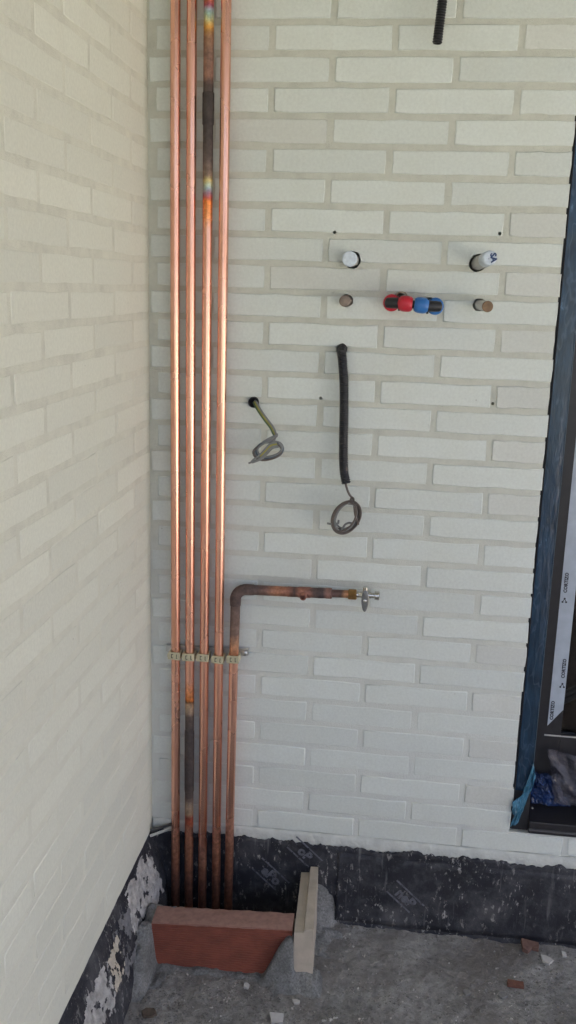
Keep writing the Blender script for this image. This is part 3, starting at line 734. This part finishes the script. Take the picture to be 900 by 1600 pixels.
# red and blue bridge between the two water outlets
br = thing('pipe_bridge', 'red and blue plastic water connectors bridged together on the wall', 'connector', loc=(.193, -.06, 1.523))
def BP(x, y, z): return Vector((x - .193, y + .06, z - 1.523))
def arc_tube(name, cx, sgn, mat, z):
    pts = [BP(cx + sgn * .0045, .07, z), BP(cx + sgn * .0045, -.025, z)]
    for k in range(1, 7):
        a = math.pi / 2 * k / 6; pts.append(BP(cx + sgn * .0045 - sgn * .026 * (1 - math.cos(a)) * -1 * -1, -.025 - .032 * math.sin(a), z))
    return pts
for sgn, cx, mat, nm, z in ((-1, .146, M_red, 'red', 1.5252), (1, .2375, M_blue, 'blue', 1.5208)):
    # coloured elbow body out of the wall, black union nut and coloured sleeve
    tube(nm + '_elbow', [BP(cx + (.012 if sgn < 0 else -.012), .08, z + .002), BP(cx + (.010 if sgn < 0 else -.010), .0, z + .001), BP(cx + (.004 if sgn < 0 else -.004), -.026, z), BP(cx, -.047, z), BP(cx - sgn * .001, -.056, z), BP(cx - sgn * .001, -.059, z)], [.0125, .0125, .0150, .0178, .0174, .0135], mat, br, 22)
    x0 = cx + sgn * .0085; x1 = cx - sgn * .0165
    u = tube('union', [BP(x0 + sgn * .0015, -.060, z), BP(x0, -.061, z), BP(cx, -.0645, z), BP(x1, -.066, z)], [.0070, .0105, .0112, .0112], M_black_plastic, br, 18)
    bm = bmesh.new()
    for dz in (.0125, -.0125): add_box(bm, x1 - .0022 - .193, x1 + .0022 - .193, -.012, .002, dz - .003 + z - 1.523, dz + .003 + z - 1.523, .0006)
    from_bm('lug', bm, M_black_plastic, u)
    s0 = x1 + sgn * .001; s1 = x1 - sgn * .0275; N = 9; pts, rs = [], []
    for k in range(N + 1):
        t = k / N; pts.append(BP(s0 + (s1 - s0) * t, -.0665 - .002 * t, z - (z - 1.5238) * t)); rs.append(.0165 * (1 - .26 * abs(2 * t - 1) ** 3.2))
    tube(nm + '_sleeve', [pts[0]] + pts + [pts[-1]], [.009] + rs + [.009], mat, br, 24)
tube('bridge_core', [BP(.150, -.066, 1.5248), BP(.234, -.066, 1.5222)], .0085, M_black_plastic, br, 14)
ring = [BP(.1665 + .0105 * math.cos(a), -.012 - .004 * math.sin(a), 1.5400 + .0075 * math.sin(a)) for a in np.linspace(-.2, math.pi * 1.05, 14)]
tube('tie_wire', ring, .0014, simple('tan_wire', (.36, .30, .20), .6), br, 8)

def corrugated(name, label, path, r, pitch, amp, smooth_top=0):
    P = catmull(path, 24); L = [0]
    for a, b_ in zip(P, P[1:]): L.append(L[-1] + (b_ - a).length)
    pts, rs = [], []; n = int(L[-1] / (pitch / 4))
    for i in range(n + 1):
        s = L[-1] * i / n; k = max(j for j in range(len(L)) if L[j] <= s + 1e-9); k = min(k, len(P) - 2)
        p = P[k].lerp(P[k + 1], (s - L[k]) / max(1e-9, L[k + 1] - L[k])); pts.append(p); rs.append(r + (amp if i % 4 in (1, 2) else -amp))
    t = thing(name, label, 'conduit', 'black corrugated conduits', path[0]); o0 = Vector(path[0])
    tube('corrugated_tube', [p - o0 for p in pts], rs, M_black_plastic, t, 16, .0014)
    return t
corrugated('conduit', 'long black corrugated conduit hanging from a wall hole above the grey wire coil', [(.0430, .09, 1.4225), (.0430, .015, 1.4225), (.0435, -.012, 1.4190), (.0475, -.022, 1.395), (.0525, -.026, 1.35), (.0555, -.028, 1.28), (.0570, -.030, 1.22), (.0605, -.034, 1.165), (.0675, -.040, 1.1330)], .0098, .0048, .0008)
corrugated('conduit', 'short end of black corrugated conduit hanging into the top of the photo', [(.2260, .02, 2.41), (.2250, -.02, 2.395), (.2215, -.045, 2.27), (.2180, -.050, 2.22), (.2150, -.052, 2.12), (.2085, -.056, 2.0215)], .0088, .0048, .0009)

# wires: hole collar, green-yellow wires with a knotted bundle
cab = thing('cable_bundle', 'knotted green, blue and grey wires hanging from a small hole', 'cable', loc=(-.1492, 0, 1.2985))
def CP(l): return [Vector((x + .1492, y, z - 1.2985)) for x, y, z in l]
bm = bmesh.new(); add_tube(bm, CP([(-.1495, .05, 1.2985), (-.1495, .0, 1.2985), (-.1492, -.0035, 1.2980)]), [.0118, .0122, .0118], 14, True, .0016); from_bm('collar', bm, M_black_plastic, cab, True)
for k, (mt, dx, dz) in enumerate(((M_yg, 0, 0), (M_green, -.0030, -.0016), (M_gray_wire, .0026, .0016))):
    tube('wire', catmull(CP([(-.149 + dx * .4, .05, 1.2990 + dz), (-.147 + dx * .4, .0, 1.3000 + dz), (-.1425 + dx, -.016, 1.2990 + dz), (-.1314 + dx, -.028, 1.2850 + dz), (-.1153 + dx, -.036, 1.2660 + dz), (-.1022 + dx, -.039, 1.2510 + dz), (-.0955 + dx, -.040, 1.2385 + dz), (-.0925 + dx * .6, -.040, 1.2300)]), 6), .0022, mt, cab, 8)
for k, (mt, jx, jz, sc) in enumerate(((M_gray_wire, 0, 0, 1), (M_gray_wire, .001, .004, .96), (M_blue_wire, -.001, -.003, 1.02), (M_blue_wire, .002, .002, .90), (M_brown_wire, -.002, -.005, .97), (M_gray_wire, .003, .006, .84))):
    cx, cz = -.107, 1.2035
    loop = [(-.0925, -.040, 1.2300), (-.0885, -.0405, 1.2345 + jz * .3), (-.0960, -.043, 1.2270), (-.1150, -.045, 1.2180), (-.1300, -.046, 1.2080), (-.1385, -.046, 1.1970), (-.1330, -.047, 1.1850), (-.1180, -.049, 1.1800), (-.0980, -.050, 1.1835), (-.0800, -.049, 1.1930), (-.0735, -.048, 1.2060), (-.0820, -.047, 1.2170), (-.1020, -.046, 1.2190), (-.1230, -.046, 1.2140), (-.1350, -.047, 1.2030)]
    loop = [(cx + (x - cx) * (sc if i > 2 else 1) + (jx if i > 1 else 0), y - .001 * k, cz + (z - cz) * (sc if i > 2 else 1) + (jz * .5 if i > 1 else 0)) for i, (x, y, z) in enumerate(loop)]
    if k >= 3: loop = loop[:13 - k % 2]
    tube('wire', catmull(CP(loop), 6), .0022, mt, cab, 8)
for k, (mt, dx, dz) in enumerate(((M_yg, 0, 0), (M_gray_wire, .002, -.0035), (M_gray_wire, -.001, .0035), (M_gray_wire, .004, -.006))):
    tube('wire', catmull(CP([(-.0870 + dx, -.052, 1.2160 + dz), (-.1010 + dx, -.054, 1.2120 + dz), (-.1120 + dx, -.056, 1.2000 + dz), (-.1235 + dx, -.056, 1.1870 + dz * .8)] + ([] if k == 0 else [(-.1380 + dx * .5, -.055, 1.1770 + dz * .5), (-.1530 + .004 * k, -.053, 1.1690 + .001 * k)])), 6), .0022, mt, cab, 8)
bm = bmesh.new()     # flat wrap of pale tape round the knot
pl = CP([(-.0865, -.043, 1.2385), (-.1060, -.0475, 1.2290), (-.1200, -.049, 1.2200), (-.1215, -.050, 1.2120), (-.1080, -.051, 1.2160), (-.0935, -.049, 1.2180)])
bm.faces.new([bm.verts.new(p) for p in pl]); o = from_bm('tape_wrap', bm, M_gray_wire, cab); sd = o.modifiers.new('solid', 'SOLIDIFY'); sd.thickness = .002

coil = thing('wire_coil', 'coil of grey-brown wire hanging out of the long black conduit', 'wire', loc=(.0675, -.04, 1.133))
def WP(l): return [Vector((x - .0675, y + .04, z - 1.133)) for x, y, z in l]
tube('wire', catmull(WP([(.0665, -.040, 1.170), (.0668, -.040, 1.135), (.0700, -.041, 1.1210), (.0760, -.042, 1.1090), (.0830, -.042, 1.1010)]), 6), .0025, M_brown_wire, coil, 8)
rw = random.Random(4)
for k in range(9):
    ccx, ccz = .0705 + rw.uniform(-.003, .003), 1.0605 + rw.uniform(-.003, .003); ra = .0250 + rw.uniform(-.0055, .0045); rbz = .0360 + rw.uniform(-.005, .004); ang = rad(-28 + rw.uniform(-9, 9)); st = rw.uniform(0, 6)
    pts = []
    for i in range(15):
        a = st + 2 * math.pi * i / 14 * .97; x = ra * math.cos(a); z = rbz * math.sin(a)
        pts.append((ccx + x * math.cos(ang) - z * math.sin(ang), -.040 - .0022 * k - .002 * math.sin(a * 2 + k), ccz + x * math.sin(ang) + z * math.cos(ang)))
    tube('wire', catmull(WP(pts), 5), .0020, (M_brown_wire, M_gray_wire, M_brown_wire)[k % 3], coil, 8)
for pts in ([(.0300, -.050, 1.0430), (.0400, -.053, 1.0425), (.0530, -.053, 1.0440), (.0545, -.046, 1.0500)], [(.0985, -.050, 1.0450), (.0965, -.055, 1.0530), (.0910, -.056, 1.0680), (.0880, -.050, 1.0850), (.0850, -.044, 1.0990)],
            [(.0580, -.050, 1.0250), (.0650, -.055, 1.0350), (.0700, -.056, 1.0440), (.0780, -.055, 1.0480), (.0850, -.048, 1.0450)], [(.0820, -.042, 1.1030), (.0855, -.046, 1.1000), (.0840, -.050, 1.0930), (.0790, -.047, 1.0960), (.0800, -.043, 1.1010)]):
    tube('wire', catmull(WP(pts), 6), .0025, M_gray_wire if pts[0][0] < .06 else M_brown_wire, coil, 8)

# ---------------------------------------------------------------- sliding window on the right
win = thing('window', 'dark aluminium sliding window with blue film on its left jamb', 'window', loc=(.494, 0, .295))
def WB(name, x0, x1, y0, y1, z0, z1, mat, parent=win, bev=0): return box(name, x0 - .494, x1 - .494, y0, y1, z0 - .295, z1 - .295, mat, parent, bev)
WX1 = 3.09
WB('jamb', .4985, .5360, .010, .20, .296, 2.338, M_frame)
WB('jamb', 3.04, WX1, .010, .20, .296, 2.338, M_frame)
WB('head', .5365, 3.0395, .010, .20, 2.28, 2.338, M_frame)
sill = WB('threshold', .5365, 3.0395, -.004, .20, .296, .328, M_frame, win, .003)
WB('front_lip', .5365, 3.0395, -.009, -.0045, .3060, .3105, simple('pale_edge', (.12, .12, .125), .4, .3), sill)  # thin lip, lighter grey than the threshold
WB('gap_shade_strip', .4935, .4983, .012, .19, .296, 2.338, M_gap)  # black strip stands in for the shaded gap beside the jamb
stile = WB('sash_stile', .5390, .6120, .118, .158, .333, 2.275, M_frame)
rail_o = WB('sash_bottom_rail', .6125, 1.75, .118, .158, .333, .4965, M_frame)
WB('glazing_bead', .5725, 1.75, .1145, .1175, .4955, .4985, M_bead, rail_o)
WB('sash_stile', 1.7505, 1.83, .118, .158, .333, 2.275, M_frame)
WB('sash_top_rail', .6125, 1.75, .118, .158, 2.20, 2.275, M_frame)
WB('pane', .6125, 1.75, .134, .140, .4968, 2.1998, M_glass)
WB('pane', 1.8305, 3.0395, .164, .170, .333, 2.275, M_glass)
# crumpled blue film stuck along the jamb
v = []; NZf = 260
for i in range(NZf + 1):
    z = .40 + (2.33 - .40) * i / NZf
    for k in range(6):
        t = k / 5; w = .0004 + .0016 * (.5 + .5 * fbm(t * 2 + z * 2, z * 9, 4, 4)) * (1 if 0 < k < 5 else .2)
        v.append((.4992 + .0362 * t + (.0008 * fbm(z * 13, 3, 3) if k == 5 else 0) - .494, .0098 - w, z - .295))
f = [(i * 6 + k, i * 6 + k + 1, (i + 1) * 6 + k + 1, (i + 1) * 6 + k) for i in range(NZf) for k in range(5)]
pyd('blue_film', v, f, M_bluefilm, win, True)
WB('film_edge_highlight', .5352, .5359, .0072, .0086, .44, 2.33, simple('film_edge_highlight', (.10, .16, .21), .4))  # pale strip paints the highlight along the right edge of the film
# white tape along the stile, its printed marks
bm = bmesh.new(); ty = .1172
tv = [bm.verts.new((x - .494, ty, z - .295)) for x, z in ((.5775, .5215), (.6115, .5670), (.6113, 2.27), (.5770, 2.27))]
bm.faces.new(tv); tape = from_bm('printed_tape', bm, M_tape, stile); sd = tape.modifiers.new('solid', 'SOLIDIFY'); sd.thickness = .0006
ty2 = ty - .0010
def tape_mark(x, z, logo=True, word=True):
    if word: text_mesh('lettering', 'CORTIZO', .0112, M_print, tape, frame_m((x - .494, ty2, z + .044 - .295), (.0, 0, 1), (-1, 0, 0)))
    if logo:
        bm = bmesh.new()
        for dx, dz in ((-.0042, .0), (.0042, .0), (0, .0085)):
            bmesh.ops.create_circle(bm, cap_ends=True, segments=10, radius=.0025, matrix=Matrix.Translation((x + dx - .494, ty2, z + dz - .295 - .004)) @ Matrix.Rotation(math.pi / 2, 4, 'X'))
        for a_, b_ in (((-.0042, 0), (0, .0085)), ((0, .0085), (.0042, 0))):
            p, q = Vector((x + a_[0] - .494, ty2, z + a_[1] - .299)), Vector((x + b_[0] - .494, ty2, z + b_[1] - .299)); nn = (q - p).normalized().cross(Vector((0, 1, 0))) * .0008
            bm.faces.new([bm.verts.new(p + nn), bm.verts.new(q + nn), bm.verts.new(q - nn), bm.verts.new(p - nn)])
        o = from_bm('printed_logo', bm, M_print, tape)
tape_mark(.5858, .5190, False)
for k in range(9):
    tape_mark(.6030 if k % 2 == 0 else .5880, .630 + .108 * 2 * k * .98 if k % 2 == 0 else .630 + .108 * 2 * k)
# film peeled off at the lower left corner, crumpled films on the threshold
def sheet(name, quad, nu, nv, amp, fr, mat, label, cat, seed, parent=None, keep=None):
    a, b_, c, d = [Vector(q) for q in quad]; v = []
    nrm = (b_ - a).cross(d - a).normalized()
    for i in range(nu + 1):
        for k in range(nv + 1):
            s, t = i / nu, k / nv; p = (a.lerp(b_, s)).lerp(d.lerp(c, s), t)
            w = abs(fbm(s * fr, t * fr, seed, 3)) * 1.3 - .3 + .5 * fbm(s * fr * 2.5, t * fr * 2.5, seed + 5, 2)
            v.append(p + nrm * amp * w + (b_ - a).normalized() * amp * .6 * fbm(t * 6, seed, s * 2) + (d - a).normalized() * amp * .6 * fbm(s * 6, seed + 2, t * 2))
    f = [(i * (nv + 1) + k, (i + 1) * (nv + 1) + k, (i + 1) * (nv + 1) + k + 1, i * (nv + 1) + k + 1) for i in range(nu) for k in range(nv)]
    o = pyd(name, v, f, mat, parent, False)
    if label: tag(o, label, cat)
    return o
sheet('film_flap', [(.5345, .004, .475), (.5415, -.002, .445), (.5080, -.016, .325), (.4915, -.012, .312)], 8, 26, .006, 3.2, M_blueflap, 'bright blue protective film peeling off the lower left window corner', 'film', 2.2)
sheet('film_scrap', [(.4930, -.010, .380), (.5350, -.006, .418), (.5090, -.013, .335), (.4935, -.008, .350)], 10, 8, .004, 3, M_blueflap, 'folded end of bright blue film over the window corner edge', 'film', 6.2)
sheet('plastic_sheet', [(.5800, .098, .470), (.80, .100, .425), (.82, .060, .334), (.6050, .070, .340)], 40, 22, .009, 3.4, M_plum, 'smoky translucent plastic sheet crumpled on the window threshold', 'plastic sheet', 8.8)
sheet('plastic_sheet', [(.5440, .100, .405), (.6000, .104, .395), (.6450, .070, .333), (.5480, .072, .333)], 22, 18, .009, 4, film_mat('dark_blue_film', (.012, .035, .12), .22, .85), 'dark blue plastic film bunched beside the smoky sheet on the threshold', 'plastic sheet', 3.8)
tube('screw', [(.5505 - .494, .057, .328 - .295), (.5505 - .494, .057, .3315 - .295)], [.0028, .0022], M_zinc, sill, 8)
# room behind the glass
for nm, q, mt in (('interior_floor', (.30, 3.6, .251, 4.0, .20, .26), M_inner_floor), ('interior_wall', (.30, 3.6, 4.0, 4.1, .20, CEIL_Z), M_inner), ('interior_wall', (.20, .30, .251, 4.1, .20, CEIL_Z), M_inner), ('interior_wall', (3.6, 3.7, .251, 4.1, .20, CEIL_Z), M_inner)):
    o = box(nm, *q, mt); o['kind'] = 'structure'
bm = bmesh.new(); add_box(bm, -.02, .62, -.010, .010, -.014, .014, .002); add_box(bm, -.02, .62, -.016, -.0102, -.004, .004)
o = from_bm('metal_profile', bm, simple('aluminium_bar', (.36, .38, .38), .45, .2)); o.location = (.615, .30, .502); o.rotation_euler = (0, rad(-29), rad(6)); tag(o, 'grey aluminium bar leaning inside behind the window glass', 'metal bar')

# ---------------------------------------------------------------- printing on the membrane
def memb_print(x, z, s, word, ang, y):
    g = thing('printed_mark', None, None) if False else None
    c, sn = math.cos(rad(ang)), math.sin(rad(ang)); bm = bmesh.new()
    for off_, a0, a1 in ((.020, -.050, .045), (-.020, -.045, .035)):
        p = Vector((a0 * c - off_ * sn, 0, a0 * sn + off_ * c)) * s; q = Vector((a1 * c - off_ * sn, 0, a1 * sn + off_ * c)) * s; w = Vector((-sn, 0, c)) * .0022 * s
        bm.faces.new([bm.verts.new(Vector((x, y, z)) + k) for k in (p + w, q + w, q - w, p - w)])
    from_bm('printed_border', bm, M_print_grey, bmemb)
    text_mesh('lettering', word, .036 * s, M_print_grey, bmemb, frame_m((x, y - .0002, z), (c, 0, sn), (-sn, 0, c)))
memb_print(.2560, .0930, 1.0, 'neP', -42, -.0150)
memb_print(.0030, .1860, .95, 'oP', -42, -.0105)
memb_print(-.0800, .1150, 1.0, 'ePo', -42, -.0105)

# ---------------------------------------------------------------- debris on the floor
rg = np.random.RandomState(5)
def stones(n, sampler, smin, smax, mat, name, label):
    base = np.array([(1, 0, 0), (-1, 0, 0), (0, 1, 0), (0, -1, 0), (0, 0, 1), (0, 0, -1)], float); fc = [(0, 2, 4), (2, 1, 4), (1, 3, 4), (3, 0, 4), (2, 0, 5), (1, 2, 5), (3, 1, 5), (0, 3, 5)]
    v, f = [], []
    for i in range(n):
        x, y = sampler()
        s = smin * (smax / smin) ** (rg.rand() ** 2.6); a = rg.rand() * 6.28; b_ = base * (s * rg.uniform(.55, 1.15, (6, 1)))
        b_[:, 2] *= .65; ca, sa = math.cos(a), math.sin(a); b_ = np.stack([b_[:, 0] * ca - b_[:, 1] * sa, b_[:, 0] * sa + b_[:, 1] * ca, b_[:, 2]], 1) + rg.uniform(-.25, .25, (6, 3)) * s
        z = floor_h(x, y); k = len(v); v += [tuple(q + (x, y, z + s * .15)) for q in b_]; f += [tuple(k + j for j in t) for t in fc]
    o = pyd(name, v, f, mat); o['kind'] = 'stuff'; o['label'] = label; o['category'] = 'gravel'
def samp():
    while True:
        x = rg.uniform(-.335, 1.25); y = -rg.rand() ** .9 * .62 - .012
        d = .5 + .6 * fbm(x * 4.5, y * 4.5, 2.2, 3) + .25 * max(0, 1 - abs(x + .05) / .35)
        if rg.rand() < d ** 2 * 1.6 and bed_h(x, y) < .004: return x, y
stones(20000, samp, .0011, .0052, M_gravel, 'gravel', 'fine grey gravel and grit scattered over the floor')
def chip(name, x, y, outline, th, mat, label, cat, tilt=(0, 0), rz=0, zoff=.0, group=None):
    bm = bmesh.new(); N = len(outline); rr = random.Random(int(x * 999))
    lo = [bm.verts.new((px, py, 0)) for px, py in outline]; hi = [bm.verts.new((px * .93 + rr.uniform(-.0004, .0004), py * .93, th * rr.uniform(.8, 1.1))) for px, py in outline]
    bm.faces.new(lo[::-1]); bm.faces.new(hi)
    for k in range(N): bm.faces.new((lo[k], lo[(k + 1) % N], hi[(k + 1) % N], hi[k]))
    o = from_bm(name, bm, mat); o.location = (x, y, floor_h(x, y) - .001 + zoff); o.rotation_euler = (rad(tilt[0]), rad(tilt[1]), rad(rz)); tag(o, label, cat, group); return o
M_chip = simple('white_chip', (.46, .45, .43), .8, var=.1)
M_chipbr = simple('clay_fragment', (.17, .075, .05), .85, var=.25, vscale=120, bstr=.6)
M_chipdk = simple('dark_clay_fragment', (.15, .085, .068), .9, var=.25, vscale=100, bstr=.6)
M_peb = simple('grey_pebble', (.20, .195, .185), .9, var=.2, vscale=100, bstr=.6)
G = 'loose debris on the floor'
chip('plaster_chip', .597, -.073, [(-.014, .010), (-.011, -.008), (.003, -.016), (.015, -.004), (.006, .004), (-.006, .009)], .006, M_chip, 'white plaster chip on the floor near the window side of the membrane', 'debris', (12, -6), 0, .003, G)
chip('plaster_chip', -.017, -.352, [(-.015, .010), (-.011, -.016), (.015, -.014), (.017, .009)], .006, M_chip, 'square white chip at the bottom edge in front of the red tile', 'debris', (10, 4), 8, .003, G)
chip('plaster_chip', .021, -.304, [(-.010, .003), (-.003, -.006), (.008, -.004), (.009, .003), (.0, .006)], .005, M_chip, 'small white chip just in front of the pale brick piece', 'debris', (8, 0), 0, .002, G)
chip('plaster_chip', .640, -.049, [(-.006, .008), (-.004, -.007), (.006, -.006), (.004, .005)], .005, M_chip, 'small white chip at the right edge of the floor, beside the membrane', 'debris', (15, 0), 0, .002, G)
chip('plaster_chip', -.096, -.272, [(-.007, .005), (-.005, -.006), (.005, -.007), (.007, .003), (.001, .008)], .006, M_chip, 'small pale chip against the front of the red tile', 'debris', (10, 0), 0, .002, G)
chip('clay_fragment', .513, -.168, [(-.0185, .0075), (-.019, -.0060), (.0185, -.0085), (.0195, .0055)], .012, M_chipbr, 'small orange-brown bar of clay on the floor', 'debris', (0, 3), 2, .002, G)
chip('clay_fragment', .560, -.034, [(-.020, .014), (-.017, -.015), (-.004, -.020), (.006, -.008), (.022, -.010), (.024, .011)], .012, M_chipdk, 'brownish clay fragment lying against the membrane on the right', 'debris', (14, 0), -4, .003, G)
chip('clay_fragment', -.291, -.388, [(-.017, .004), (-.012, -.010), (.010, -.011), (.018, -.001), (.011, .010), (-.008, .011)], .010, simple('mud_lump', (.105, .08, .06), .95, var=.3, vscale=120, bstr=.8), 'muddy brown lump on the floor beside the left membrane', 'debris', (6, 0), 10, .0, G)
for px, py, s, lab in ((.481, -.206, 1.1, 'round grey pebble in front of the orange clay bar'), (.400, -.214, .9, 'round grey pebble left of the orange clay bar')):
    chip('pebble', px, py, [(.010 * s * math.cos(a) * (1 + .15 * math.sin(3 * a)), .009 * s * math.sin(a)) for a in [2 * math.pi * k / 10 for k in range(10)]], .007, M_peb, lab, 'debris', (6, 0), 0, .0, G)
